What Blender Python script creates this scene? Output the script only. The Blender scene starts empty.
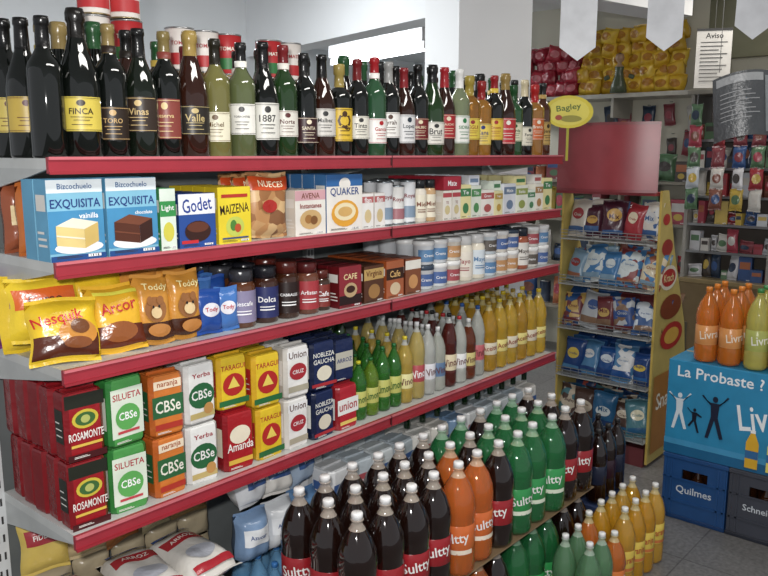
import bpy, math, random
from mathutils import Matrix, Vector
random.seed(7)
sc=bpy.context.scene
T=Matrix.Translation
def RZ(a): return Matrix.Rotation(math.radians(a),4,'Z')
def RX(a): return Matrix.Rotation(math.radians(a),4,'X')
def RY(a): return Matrix.Rotation(math.radians(a),4,'Y')
U=random.uniform
def lin(h,sat=.86):
    o=[int(h[i:i+2],16)/255 for i in (0,2,4)]
    l=.3*o[0]+.59*o[1]+.11*o[2]
    o=[(l+(c-l)*sat)*.97 for c in o]
    o=[c/12.92 if c<=.04045 else ((c+.055)/1.055)**2.4 for c in o]
    return (*o,1)
MC={}
KN=dict(p='print',s='film',g='glass',q='liquid',m='metal',t='clear_plastic',e='lamp',x='mixed_print',w='plaster',k='enamel')
def mat(key):
    if key in MC: return MC[key]
    k,h=key.split(':')
    m=bpy.data.materials.new(KN[k]+'_'+h[:20]); m.use_nodes=True
    nt=m.node_tree; N=nt.nodes; L=nt.links
    b=N['Principled BSDF']
    tc=N.new('ShaderNodeTexCoord')
    def setin(n,v):
        if n in b.inputs: b.inputs[n].default_value=v
    if k=='x':
        hs=h.split('-')
        vo=N.new('ShaderNodeTexVoronoi'); vo.inputs['Scale'].default_value=34
        L.new(tc.outputs['Object'],vo.inputs['Vector'])
        sp=N.new('ShaderNodeSeparateColor'); L.new(vo.outputs['Color'],sp.inputs[0])
        r=N.new('ShaderNodeValToRGB'); r.color_ramp.interpolation='CONSTANT'
        e=r.color_ramp.elements
        while len(e)<len(hs): e.new(.5)
        for i,hh in enumerate(hs): e[i].position=i/len(hs)
        for i,hh in enumerate(hs): e[i].color=lin(hh)
        L.new(sp.outputs[0],r.inputs[0]); L.new(r.outputs[0],b.inputs['Base Color'])
        setin('Roughness',.4)
        MC[key]=m; return m
    no=N.new('ShaderNodeTexNoise'); no.inputs['Scale'].default_value=14 if k!='w' else 1.6
    no.inputs['Detail'].default_value=4
    L.new(tc.outputs['Object'],no.inputs['Vector'])
    mr=N.new('ShaderNodeMapRange'); mr.inputs['To Min'].default_value=.76 if k in 'psk' else .9; mr.inputs['To Max'].default_value=1.14 if k!='w' else 1.05
    L.new(no.outputs[0],mr.inputs[0])
    mx=N.new('ShaderNodeMix'); mx.data_type='RGBA'; mx.blend_type='MULTIPLY'; mx.inputs[0].default_value=1
    mx.inputs[6].default_value=lin(h); L.new(mr.outputs[0],mx.inputs[7])
    L.new(mx.outputs[2],b.inputs['Base Color'])
    R=dict(p=.42,s=.25,g=.06,q=.05,m=.3,t=.08,e=.5,w=.8,k=.3)[k]
    setin('Roughness',R)
    if k=='m': setin('Metallic',.85)
    if k=='g': setin('Coat Weight',.6); setin('Coat Roughness',.03)
    if k=='q': setin('Transmission Weight',.55); setin('IOR',1.33); setin('Coat Weight',.5); setin('Coat Roughness',.03)
    if k=='t': setin('Alpha',.45)
    if k=='s':
        n2=N.new('ShaderNodeTexNoise'); n2.inputs['Scale'].default_value=55; n2.inputs['Detail'].default_value=2
        L.new(tc.outputs['Object'],n2.inputs['Vector'])
        bp=N.new('ShaderNodeBump'); bp.inputs['Strength'].default_value=.45; bp.inputs['Distance'].default_value=.004
        L.new(n2.outputs[0],bp.inputs['Height']); L.new(bp.outputs[0],b.inputs['Normal'])
    if k=='e':
        setin('Emission Color',lin(h)); setin('Emission Strength',14.0)
    MC[key]=m; return m

class G:
    def __init__(s,name): s.n=name;s.v=[];s.f=[];s.mi=[];s.sm=[];s.mk={}
    def add(s,V,F,M=Matrix()):
        b=len(s.v)
        for p in V: s.v.append((M@Vector(p))[:])
        for idx,k,sm in F:
            s.f.append([b+i for i in idx]); s.mi.append(s.mk.setdefault(k,len(s.mk))); s.sm.append(sm)
    def done(s,parent=None):
        me=bpy.data.meshes.new(s.n); me.from_pydata(s.v,[],s.f)
        for k in s.mk: me.materials.append(mat(k))
        me.polygons.foreach_set('material_index',s.mi)
        me.polygons.foreach_set('use_smooth',s.sm)
        me.update()
        o=bpy.data.objects.new(s.n,me); sc.collection.objects.link(o)
        if parent: o.parent=parent
        return o
    def box(s,x0,x1,y0,y1,z0,z1,k,M=Matrix(),c=0.0):
        if c<=0:
            V=[(x,y,z) for z in(z0,z1) for y in(y0,y1) for x in(x0,x1)]
            F=[((0,2,3,1),k,0),((4,5,7,6),k,0),((0,1,5,4),k,0),((2,6,7,3),k,0),((0,4,6,2),k,0),((1,3,7,5),k,0)]
            s.add(V,F,M); return
        rings=[]
        for z,i in((z0,c),(z0+c,0),(z1-c,0),(z1,c)):
            X0,X1,Y0,Y1=x0+i,x1-i,y0+i,y1-i
            rings.append([(X0+c,Y0,z),(X1-c,Y0,z),(X1,Y0+c,z),(X1,Y1-c,z),(X1-c,Y1,z),(X0+c,Y1,z),(X0,Y1-c,z),(X0,Y0+c,z)])
        V=[p for r in rings for p in r]; F=[]
        for r in range(3):
            for i in range(8):
                j=(i+1)%8; F.append(((r*8+i,r*8+j,r*8+8+j,r*8+8+i),k,0))
        F.append((tuple(range(7,-1,-1)),k,0)); F.append((tuple(range(24,32)),k,0))
        s.add(V,F,M)
LC={}
def lathe(prof,mats,seg=18):
    key=(tuple(prof),tuple(mats) if isinstance(mats,list) else mats,seg)
    if key in LC: return LC[key]
    V=[];F=[]
    for r,z in prof:
        for i in range(seg):
            a=2*math.pi*i/seg; V.append((r*math.cos(a),r*math.sin(a),z))
    for j in range(len(prof)-1):
        k=mats[j] if isinstance(mats,list) else mats
        for i in range(seg):
            i2=(i+1)%seg; F.append(((j*seg+i,j*seg+i2,(j+1)*seg+i2,(j+1)*seg+i),k,1))
    LC[key]=(V,F); return V,F
TC={}
def text2d(t):
    if t in TC: return TC[t]
    c=bpy.data.curves.new('tmp','FONT'); c.body=t; c.resolution_u=2; c.offset=.012
    o=bpy.data.objects.new('tmp',c); sc.collection.objects.link(o)
    dg=bpy.context.evaluated_depsgraph_get(); dg.update()
    me=bpy.data.meshes.new_from_object(o.evaluated_get(dg))
    V=[(v.co.x,v.co.y) for v in me.vertices]; F=[tuple(p.vertices) for p in me.polygons]
    bpy.data.objects.remove(o); bpy.data.curves.remove(c); bpy.data.meshes.remove(me)
    x0=min(v[0] for v in V);x1=max(v[0] for v in V);y0=min(v[1] for v in V);y1=max(v[1] for v in V)
    w=x1-x0
    V=[((x-(x0+x1)/2)/w,(y-(y0+y1)/2)/w) for x,y in V]
    TC[t]=(V,F,(y1-y0)/w); return TC[t]
def flatS(w,d,h): return lambda u,v,o:((u-.5)*w,-d/2-o,v*h)
def cylS(r,z0,z1,arc):
    def f(u,v,o):
        th=(u-.5)*arc; return ((r+o)*math.sin(th),-(r+o)*math.cos(th),z0+v*(z1-z0))
    return f
def bagS(w,d,h,sgn=1,ph=0.0):
    def f(u,v,o):
        a=2*u-1;b=2*v-1
        e=max(0,(1-a**4)*(1-b**4))
        th=d/2*math.sqrt(e)*(1+.13*math.sin(9*u+ph*3)*math.sin(7*v+ph))
        dx=.02*w*math.sin(8*v+ph)*abs(a)
        return ((u-.5)*w*(1-.05*(1-b*b))+dx,-sgn*(th+o),v*h+.02*h*math.sin(6*u+ph)*abs(b))
    return f
def decals(g,S,W,H,items,M,eps=.0006,n=1):
    for i,it in enumerate(items):
        o=eps*(i+1)
        if it[0]=='r':
            _,u0,v0,u1,v1,k=it
            V=[S(u0+(u1-u0)*a/n,v0+(v1-v0)*b/n,o) for b in range(n+1) for a in range(n+1)]
            F=[((b*(n+1)+a,b*(n+1)+a+1,(b+1)*(n+1)+a+1,(b+1)*(n+1)+a),k,n>1) for b in range(n) for a in range(n)]
            g.add(V,F,M)
        elif it[0]=='e':
            _,cu,cv,ru,rv,k=it; s=18; rr=[.0,.5,1] if n>1 else [0,1]
            V=[S(cu,cv,o)];F=[]
            for r in rr[1:]:
                for q in range(s):
                    a=2*math.pi*q/s; V.append(S(cu+ru*r*math.cos(a),cv+rv*r*math.sin(a),o))
            for q in range(s):
                F.append(((0,1+q,1+(q+1)%s),k,0))
                if n>1: F.append(((1+q,1+s+q,1+s+(q+1)%s,1+(q+1)%s),k,0))
            g.add(V,F,M)
        elif it[0]=='y':
            _,pts,k=it
            g.add([S(u,v,o) for u,v in pts],[(tuple(range(len(pts))),k,0)],M)
        elif it[0]=='t':
            _,t,cu,cv,wf,k=it[:6]; hf=it[6] if len(it)>6 else None; ro=math.radians(it[7]) if len(it)>7 else 0
            TV,TF,ra=text2d(t)
            pw=wf*W; sy=pw if not hf else hf*H/ra
            V=[]
            for x,y in TV:
                X=x*pw;Y=y*sy
                X,Y=X*math.cos(ro)-Y*math.sin(ro),X*math.sin(ro)+Y*math.cos(ro)
                V.append(S(cu+X/W,cv+Y/H,o))
            g.add(V,[(f,k,0) for f in TF],M)
def micro(dark):
    k='p:3a3430' if dark else 'p:d8d4cc'
    return [('r',.10,.035,.55,.043,k),('r',.10,.052,.48,.060,k),('r',.66,.030,.9,.065,'p:f4f4f4'),('r',.70,.034,.71,.061,'p:202020'),('r',.74,.034,.755,.061,'p:202020'),('r',.79,.034,.80,.061,'p:202020'),('r',.83,.034,.85,.061,'p:202020')]
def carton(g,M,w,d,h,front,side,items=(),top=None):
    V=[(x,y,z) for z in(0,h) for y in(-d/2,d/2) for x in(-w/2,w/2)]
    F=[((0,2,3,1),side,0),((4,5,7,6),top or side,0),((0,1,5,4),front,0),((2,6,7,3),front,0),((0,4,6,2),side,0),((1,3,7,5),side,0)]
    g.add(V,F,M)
    g.box(-w/2+.001,w/2-.001,-d/2+.001,d*.15,h,h+.0012,top or side,M)
    if items and h>.09:
        decals(g,flatS(w,d,h),w,h,list(items)+micro(True),M,eps=.0003)
        # printed left side panel
        decals(g,flatS(d,w,h),d,h,[('r',.12,.62,.88,.82,'p:e8e4dc'),('r',.15,.18,.85,.21,'p:e8e4dc'),('r',.15,.26,.85,.29,'p:e8e4dc'),('r',.15,.34,.7,.37,'p:e8e4dc')],M@RZ(-90),eps=.0004)
    else: decals(g,flatS(w,d,h),w,h,items,M,eps=.0004)
def softpack(g,M,w,d,h,front,side,items=()):
    rings=[(0,.93),(.03,.985),(.1,1),(.5,1.0),(.9,1),(.97,.985),(1,.93)]
    c=.16*min(w,d)
    V=[];F=[]
    for z,s in rings:
        X=w/2*s;Y=d/2*s
        V+=[(-X+c,-Y,z*h),(X-c,-Y,z*h),(X,-Y+c,z*h),(X,Y-c,z*h),(X-c,Y,z*h),(-X+c,Y,z*h),(-X,Y-c,z*h),(-X,-Y+c,z*h)]
    for r in range(len(rings)-1):
        for i in range(8):
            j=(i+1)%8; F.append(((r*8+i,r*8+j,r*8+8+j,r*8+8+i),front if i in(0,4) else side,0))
    n=len(rings)*8
    F.append((tuple(range(7,-1,-1)),side,0));F.append((tuple(range(n-8,n)),side,0))
    g.add(V,F,M)
    g.box(-w*.42,w*.42,-.003,.003,h,h+.008,side,M)
    g.box(-w*.40,w*.40,-d*.4,-.004,h,h+.0015,front,M); g.box(-w*.40,w*.40,.004,d*.4,h,h+.0015,front,M)
    if items:
        decals(g,flatS(w,d,h),w,h,list(items)+[('r',.15,.04,.55,.05,'p:e8e4dc'),('r',.15,.06,.48,.068,'p:e8e4dc')],M,eps=.0005)
        decals(g,flatS(d,w,h),d,h,[('r',.2,.25,.8,.75,items[0][5] if items[0][0]!='y' else side),('r',.28,.35,.72,.37,'p:e8e4dc'),('r',.28,.45,.72,.47,'p:e8e4dc'),('r',.28,.55,.6,.57,'p:e8e4dc')],M@RZ(-90),eps=.0005)
def bag(g,M,w,d,h,k,items=(),back=None):
    n=10; ph=U(0,6)
    for sg in(1,-1):
        S=bagS(w,d,h,sg,ph)
        V=[S(a/n,b/n,0) for b in range(n+1) for a in range(n+1)]
        F=[((b*(n+1)+a,b*(n+1)+a+1,(b+1)*(n+1)+a+1,(b+1)*(n+1)+a),k if sg==1 else (back or k),1) for b in range(n) for a in range(n)]
        g.add(V,F,M)
    S=bagS(w,d,h,1,ph)
    for v,dz in((0,-.008),(1,.008)):
        V=[S(a/n,v,0) for a in range(n+1)]; V+=[(x+.001,y,z+dz) for x,y,z in V]
        g.add(V,[((a,a+1,n+2+a,n+1+a),k,0) for a in range(n)],M)
    decals(g,S,w,h,items,M,eps=.0014,n=10)
SHP={'bd':[(.001,0),(.034,0),(.0375,.005),(.0375,.188),(.034,.203),(.022,.220),(.0148,.235),(.0138,.280),(.0158,.282),(.0158,.294),(.0145,.300),(.001,.300)],
 'bg':[(.001,0),(.036,0),(.040,.006),(.040,.150),(.036,.175),(.025,.205),(.016,.230),(.0142,.280),(.0160,.282),(.0160,.290),(.0150,.297),(.001,.297)],
 'sp':[(.001,0),(.038,0),(.0425,.006),(.0425,.150),(.038,.180),(.026,.215),(.0175,.245),(.0165,.275),(.0195,.28),(.020,.295),(.017,.305),(.001,.306)],
 'li':[(.001,0),(.036,0),(.038,.004),(.038,.165),(.037,.178),(.028,.192),(.0155,.200),(.0140,.235),(.0170,.237),(.0170,.262),(.0160,.266),(.001,.266)]}
def wine(g,x,y,z,sh='bd',glass='g:0b100c',cap='s:1a1a1a',lab='p:e8e4d8',txt=None,tc='p:5a1520',lz=(.055,.13),rot=-25,s=1.0,band=None):
    P=SHP[sh]; r=P[3][0]
    mats=[glass]*6+[cap]*5
    V,F=lathe(P,mats,18)
    M=T((x,y,z))@RZ(rot)@Matrix.Scale(s,4)
    g.add(V,F,M)
    if lab:
        arc=2.3; S=cylS(r,lz[0],lz[1],arc);W=arc*r;H=lz[1]-lz[0]
        it=[('r',0,0,1,1,lab)]
        if band: it.append(('r',0,.0,1,.22,band))
        if txt: it.append(('t',txt,.5,.58,.50,tc))
        it+= [('e',.5,.82,.09,.09,tc),('r',.28,.40,.72,.42,tc),('r',.34,.31,.66,.33,tc),('r',.3,.18,.7,.20,tc),('r',.06,.95,.94,.965,tc),('r',.06,.03,.94,.045,tc)]
        decals(g,S,W,H,it,M,eps=.0005,n=8)
        V,F=lathe([(.0165,.236),(.0168,.252),(.0158,.252)],lab if sh!='li' else cap,14)
        if sh=='bd' and random.random()<.4: g.add(V,F,M)
def pet(g,x,y,z,R,H,liq,cap,lab,txt=None,tc='p:f2f2f2',lz=(.27,.52),rot=-35,clear=None,stripe=None,fill=.86):
    k=R/.055;h=H
    P=[(.001,.01*h),(.6*R,0),(.9*R,.012*h),(R,.05*h),(R,.22*h),(.965*R,.25*h),(.965*R,.53*h),(R,.56*h),(R,.62*h),(.93*R,.70*h),(.70*R,.80*h),(.42*R,.87*h),(.27*R,.91*h),(.25*R,.935*h),(.32*R,.94*h),(.32*R,.948*h),(.26*R,.95*h)]
    mats=[liq]*11+[clear or liq]*5
    V,F=lathe(P,mats,18); M=T((x,y,z))@RZ(rot); g.add(V,F,M)
    if clear and clear[0]=='t':
        V,F=lathe([(.001,.868*h),(.41*R,.869*h)],[liq],14); g.add(V,F,M)
    V,F=lathe([(.001,.948*h),(.285*R,.95*h),(.29*R,.99*h),(.25*R,h),(.001,h)],cap,12); g.add(V,F,M)
    if lab:
        V,F=lathe([(.97*R,lz[0]*h),(.985*R,lz[0]*h+.001),(.985*R,lz[1]*h-.001),(.97*R,lz[1]*h)],lab,18); g.add(V,F,M)
        arc=2.2;S=cylS(.99*R,lz[0]*h,lz[1]*h,arc);W=arc*R;HH=(lz[1]-lz[0])*h
        it=[]
        if stripe: it+=[('r',0,.05,1,.2,stripe)]
        if txt: it.append(('t',txt,.5,.55,.78,tc,.42,8))
        decals(g,S,W,HH,it,M,eps=.0008,n=8)
def jar(g,x,y,z,R,H,body,lid,lab,txt=None,tc='p:ffffff',rot=-30):
    V,F=lathe([(.001,0),(.9*R,0),(R,.03*H),(R,.72*H),(.85*R,.78*H),(.8*R,.8*H),(.86*R,.8*H),(.86*R,.98*H),(.8*R,H),(.001,H)],[body]*5+[lid]*4,18)
    M=T((x,y,z))@RZ(rot); g.add(V,F,M)
    arc=2.8;S=cylS(R,.1*H,.65*H,arc)
    it=[('r',0,0,1,1,lab)]
    if txt: it.append(('t',txt,.5,.6,.5,tc)); it.append(('r',.3,.25,.7,.29,tc)); it.append(('r',.3,.35,.7,.38,tc))
    decals(g,S,arc*R,.55*H,it,M,eps=.0007,n=8)
def can(g,x,y,z,R,H,lab,txt=None,tc='p:ffffff',top='m:b8b8b8',band=None,rot=-30):
    V,F=lathe([(.001,.002),(.95*R,.002),(R,0),(R,.03*H),(.97*R,.04*H),(.97*R,.96*H),(R,.97*H),(R,H),(.94*R,H),(.93*R,.965*H),(.001,.965*H)],[top]*4+[lab]+[top]*5,18)
    M=T((x,y,z))@RZ(rot); g.add(V,F,M)
    it=[]
    if band: it.append(('r',0,.1,1,.4,band))
    if txt: it.append(('t',txt,.5,.65,.6,tc))
    decals(g,cylS(.972*R,.05*H,.95*H,2.4),2.4*R,.9*H,it,M,eps=.0007,n=8)

# ------------------------------------------------ ROOM
def prism(name,pts,z0,z1,k):
    g=G(name);n=len(pts)
    V=[(x,y,z0) for x,y in pts]+[(x,y,z1) for x,y in pts]
    F=[((i,(i+1)%n,n+(i+1)%n,n+i),k,0) for i in range(n)]+[(tuple(range(n)),k,0),(tuple(range(n,2*n)),k,0)]
    g.add(V,F); return g.done()
a_=(.228,.973); b_=(.973,-.228)
def P(o,sa,sb): return (o[0]+a_[0]*sa+b_[0]*sb, o[1]+a_[1]*sa+b_[1]*sb)
C0=(3.07,2.20)
prism('column',[P(C0,0,0),P(C0,0,.48),P(C0,.25,.48),P(C0,.25,0)],0,2.75,'w:f4f5f6')
prism('beam_left',[P(C0,.25,0),P(C0,.25,.16),P(C0,2.2,.16),P(C0,2.2,0)],2.25,2.75,'w:f6f8fa')
prism('beam_right',[P(C0,.02,.48),P(C0,.02,1.86),P(C0,.25,1.86),P(C0,.25,.48)],2.41,2.75,'w:eceef0')
prism('wall_back',[P(C0,2.2,.16),P(C0,2.2,-5.2),P(C0,2.3,-5.2),P(C0,2.3,.16)],0,2.75,'w:eef1f3')
prism('wall_rear',[(2.6,6.5),(8.2,6.5),(8.2,6.6),(2.6,6.6)],0,2.75,'w:e6eaec')
prism('wall_right',[(5.9,-1.6),(6.0,-1.6),(6.0,3.75),(5.9,3.75)],0,2.75,'w:cfcbb8')
prism('wall_far',[(8.1,3.6),(8.2,3.6),(8.2,6.5),(8.1,6.5)],0,2.75,'w:d0d6da')
prism('ceiling',[(-1.5,-2),(8.2,-2),(8.2,6.6),(-1.5,6.6)],2.75,2.8,'w:eceeee')
fl=prism('floor',[(-2,-2),(8.2,-2),(8.2,6.6),(-2,6.6)],-.05,0,'w:6f7478')
fm=bpy.data.materials.new('floor_tile'); fm.use_nodes=True
nt=fm.node_tree;b=nt.nodes['Principled BSDF'];tc=nt.nodes.new('ShaderNodeTexCoord');br=nt.nodes.new('ShaderNodeTexBrick')
br.offset=0;br.inputs['Scale'].default_value=1;br.inputs['Brick Width'].default_value=.33;br.inputs['Row Height'].default_value=.33;br.inputs['Mortar Size'].default_value=.003
br.inputs['Color1'].default_value=lin('7c7a78');br.inputs['Color2'].default_value=lin('747270');br.inputs['Mortar'].default_value=lin('5c5a58')
no=nt.nodes.new('ShaderNodeTexNoise');no.inputs['Scale'].default_value=60
mx=nt.nodes.new('ShaderNodeMix');mx.data_type='RGBA';mx.blend_type='OVERLAY';mx.inputs[0].default_value=.6
nt.links.new(tc.outputs['Object'],br.inputs['Vector']);nt.links.new(tc.outputs['Object'],no.inputs['Vector'])
nt.links.new(br.outputs[0],mx.inputs[6]);nt.links.new(no.outputs[0],mx.inputs[7]);nt.links.new(mx.outputs[2],b.inputs['Base Color'])
b.inputs['Roughness'].default_value=.35
fl.data.materials[0]=fm
g=G('fluorescent_lamp')
ML=T((5.27,4.07,2.47))@RZ(75)
for yy in(-.045,.045):
    V,F=lathe([(.001,0),(.026,0),(.026,1.45),(.001,1.45)],'e:f4faff',12); g.add(V,F,ML@T((0,yy,0))@RY(90))
g.box(-.03,1.48,-.10,.10,.035,.28,'k:f4f6f8',ML,.006)
g.box(-.03,.0,-.08,.08,-.03,.05,'k:d8d8d8',ML);g.box(1.45,1.48,-.08,.08,-.03,.05,'k:d8d8d8',ML)
g.done()

# ------------------------------------------------ GONDOLA
XL,XR=.77,2.92; YF=1.57; YB=1.93
Z1,Z2,Z3,Z4,Z5=1.59,1.373,1.141,.761,.14
g=G('gondola_shelving')
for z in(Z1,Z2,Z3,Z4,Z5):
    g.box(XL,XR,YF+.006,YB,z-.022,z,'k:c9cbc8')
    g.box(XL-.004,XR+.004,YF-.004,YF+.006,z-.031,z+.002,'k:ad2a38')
    g.box(XL-.004,XR+.004,YF-.009,YF-.004,z-.003,z+.003,'k:d86a74')  # upper rail lip, its highlight painted in as a paler red
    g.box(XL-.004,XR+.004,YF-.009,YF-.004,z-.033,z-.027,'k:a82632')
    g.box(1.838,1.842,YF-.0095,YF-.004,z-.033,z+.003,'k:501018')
    for x in(XL,1.84,XR-.012):
        V=[(x,YF+.01,z-.022),(x,YB,z-.022),(x,YB,z-.085),(x,YF+.10,z-.04),(x+.006,YF+.01,z-.022),(x+.006,YB,z-.022),(x+.006,YB,z-.085),(x+.006,YF+.10,z-.04)]
        g.add(V,[((0,1,2,3),'k:b9bcba',0),((4,5,6,7),'k:b9bcba',0),((0,3,7,4),'k:b9bcba',0),((3,2,6,7),'k:b9bcba',0)])
for x in(XL-.035,1.825,XR-.01):
    g.box(x,x+.035,YB,YB+.05,0,1.62,'k:d5d8d8')
    for i in range(30):
        zz=.15+i*.048; g.box(x+.008,x+.013,YB-.0008,YB,zz,zz+.02,'p:303030'); g.box(x+.022,x+.027,YB-.0008,YB,zz,zz+.02,'p:303030')
        if x<1: g.box(x-.0008,x,YB+.02,YB+.026,zz,zz+.02,'p:303030')
    g.box(x,x+.035,YF+.05,YB+.4,0,.07,'k:c8caca')
g.box(XL,XR,YB+.02,YB+.026,.1,1.58,'k:6f7474')
g.box(XL,XR,YF+.03,YF+.04,0,Z5-.02,'k:9a3a40')
g.done()

# ------------------------------------------------ TOP: wine bottles
g=G('wine_bottles')
dk='g:0a0e0b';gr='g:1c3a16';br_='g:30140a';am='g:9a6420'
front=[('bd',dk,'s:101010',None,None,None),
('sp',dk,'s:14100c','p:d8c040','FINCA','p:302008'),
('bd',dk,'s:8a7440','p:2a1c12','TORO','p:c8a060'),
('bg','g:10180f','s:111111','p:33241a','Vinas','p:d0b070'),
('bd',dk,'s:82703c','p:8c3a30','Reserva','p:e0c080'),
('sp',br_,'s:a0843c','p:26201a','Valle','p:c8b070'),
('bd','g:6e6a34','s:232016','p:ece6c8','Michel','p:6a4a20'),
('bd','g:566038','s:1d1d1d','p:f0eee4','TORRONTES','p:303030'),
('bg',dk,'s:141414','p:e8e6dc','1887','p:303030'),
('bd',gr,'s:7c1c20','p:e8e4d8','Norte','p:602020'),
('bd',dk,'s:171717','p:3a1418','SANTA','p:f0e0c0'),
('bg',br_,'s:101010','p:d8d4cc','Malbec','p:303030'),
('li',dk,'s:a08a40','p:e6bc24','Q','p:4a2a08'),
('bd',dk,'s:7a1a1c','p:e4e0d0','Tinto','p:303030'),
('bd','g:245030','s:b01820','p:f4f2ec','Gancia','p:c01820'),
('bd',dk,'s:9a9a98','p:f0eee8','Syrah','p:503020'),
('bg',br_,'s:8c1a20','p:e4e4e4','Lopez','p:203040'),
('bd',dk,'s:111111','p:7a1418','MALBEC','p:e8d8b0'),
('sp',gr,'s:141414','p:ece8dc','Brut','p:303030'),
('bg',br_,'s:b02028','p:c02028','GAUCHO','p:f0e0c0'),
('bd','q:9fae84','s:e8e8e4','p:f2f2ea','SIDRA','p:208040'),
('li','q:c08028','s:a89030','p:e8d040','LEGUI','p:a02020'),
('li','q:d08c2c','s:a02020','p:f0d050','Cana','p:203080'),
('bd',dk,'s:a01c20','p:e4c030','Cinzano','p:b01c20'),
('sp',br_,'s:987a3a','p:d02830','AMERICANO','p:f0f0e0'),
('li','g:205028','s:205028','p:e8e4c0','Menta','p:206030'),
('bd',dk,'s:d8c8a0','p:e8e0c8','Fernet','p:303030'),
('li',am,'s:c02020','p:d86020','Brandy','p:f0e8d0'),
('bd','g:4c2410','s:202020','p:c8a050','Jerez','p:302010')]
n=len(front)
for i,(sh,gl,cp,lb,tx,tcx) in enumerate(front):
    lz=[(.045,.14),(.055,.125),(.04,.115),(.06,.14)][i%4]
    x=.80+i*(2.86-.80)/(n-1)
    s=(1.0 if sh!='li' else 1.04)*(1.02 if i==1 else U(.93,1.01))
    wine(g,x,1.625+U(-.004,.008),Z1,sh,gl,cp,lb,tx,tcx or 'p:303030',lz,rot=-28+U(-16,16),s=s)
caps=['s:101010','s:8a7440','s:701c20','s:1c1c1c','s:161616','s:205028','s:141414']
for i in range(26):
    if random.random()<.08: continue
    wine(g,.80+i*.0825,1.715,Z1,random.choice(['bd','bg','sp','bd']),random.choice([dk,dk,gr,br_]),random.choice(caps),random.choice(['p:e8e4d8','p:c8a840','p:201810']),rot=-25,s=U(.92,1.0))
for i in range(2): wine(g,.80+.085*i,1.80,Z1,'bd',dk,'s:82703c' if i%2 else 's:101010','p:d0b850',s=1.0)
for i in range(9): wine(g,2.1+.087*i,1.80,Z1,random.choice(['bd','li']),random.choice([dk,br_,am]),random.choice(caps),'p:e0c040',s=.95)
g.done()
g=G('tomato_cans')
for x,kk in((1.045,4),(1.13,4),(1.29,3),(1.37,3),(1.45,3),(1.60,3),(1.68,3),(1.95,2),(2.03,2)):
    for k in range(kk):
        j=int(x*100)
        can(g,x+U(-.004,.004),1.845,Z1+k*.1135,.040,.113,'p:e8e0d8' if (j+k)%3 else 'p:c8282c','TOMATE','p:b01c20' if (j+k)%3 else 'p:f4f0e0',top='m:a8946a' if k%2 else 'm:a8a8a8',band='p:c8282c' if (j+k)%3 else 'p:308040')
g.done()

# ------------------------------------------------ SHELF 2
Y0=1.592
def row(name,X0,X1,Z,h,d,front,side,items,n=4,stack=1,fn=carton,top=None,yaw=0,gap=.002,cols=1,y0=None):
    g=G(name); w=(X1-X0)/cols-gap
    for c in range(cols):
        for s in range(stack):
            for r in range(n):
                yy=(y0 or Y0)+d/2+r*(d+.002)
                if yy+d/2>YB: break
                M=T((X0+(X1-X0)*(c+.5)/cols,yy+(U(0,.004) if r==0 else .004),Z+s*(h+.0095 if fn is softpack else h+.0015)))@RZ(yaw+U(-2.5,2.5) if r==0 else 0)
                it=items if (r==0) else ()
                if fn is carton: carton(g,M,w,d,h,front,side,it,top)
                else: fn(g,M,w,d,h,front,side,it)
    return g.done()
def cakeart(body,top,ic,tag):
    return [('r',0,.84,1,1,'p:e9f4f8'),('t','Bizcochuelo',.5,.92,.62,'p:2860a0'),('r',0,.10,1,.62,'p:3f93c8'),
    ('t','EXQUISITA',.5,.70,.90,'p:1c3c88',.13),('t',tag,.72,.55,.35,'p:ffffff'),
    ('e',.52,.16,.44,.08,'p:f4f4f4'),('y',[(.12,.2),(.62,.14),(.62,.38),(.12,.44)],body),('y',[(.62,.14),(.88,.22),(.88,.46),(.62,.38)],top),
    ('y',[(.12,.44),(.62,.38),(.88,.46),(.42,.53)],ic),('y',[(.12,.31),(.62,.25),(.62,.27),(.12,.33)],ic),('r',0,0,1,.07,'p:1c4c94')]
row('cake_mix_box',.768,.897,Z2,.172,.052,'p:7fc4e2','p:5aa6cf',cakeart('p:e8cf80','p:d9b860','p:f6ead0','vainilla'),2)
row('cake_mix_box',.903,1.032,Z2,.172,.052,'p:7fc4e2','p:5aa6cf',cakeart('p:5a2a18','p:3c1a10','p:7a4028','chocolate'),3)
g=G('cookie_packs')
for i in range(3):
    for r in range(2):
        M=T((.81+i*.07,1.745+r*.075,Z2+.006))
        bag(g,M@RZ(U(-10,10)),.075,.06,.15,['s:c86828','s:a05030','s:d88040'][(i+r)%3],[('r',.1,.4,.9,.7,'s:f0d8a0')])
g.done()
row('gelatin_box',1.038,1.082,Z2,.145,.03,'p:dfeee0','p:3c9a50',[('r',0,.55,1,.8,'p:2f9a48'),('t','Light',.5,.68,.8,'p:ffffff'),('e',.5,.3,.35,.16,'p:d8d040')],6)
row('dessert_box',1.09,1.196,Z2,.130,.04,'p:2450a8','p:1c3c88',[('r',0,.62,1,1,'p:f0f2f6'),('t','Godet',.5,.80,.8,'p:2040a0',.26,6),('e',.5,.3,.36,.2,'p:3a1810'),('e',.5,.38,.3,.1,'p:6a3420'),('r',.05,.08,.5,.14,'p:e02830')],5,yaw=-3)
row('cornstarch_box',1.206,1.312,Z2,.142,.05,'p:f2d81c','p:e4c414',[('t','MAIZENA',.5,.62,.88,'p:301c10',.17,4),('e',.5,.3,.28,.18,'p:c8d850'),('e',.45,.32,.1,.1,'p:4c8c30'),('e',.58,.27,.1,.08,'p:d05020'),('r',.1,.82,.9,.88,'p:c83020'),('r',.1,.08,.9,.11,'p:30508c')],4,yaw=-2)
g=G('nut_bag')
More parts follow.
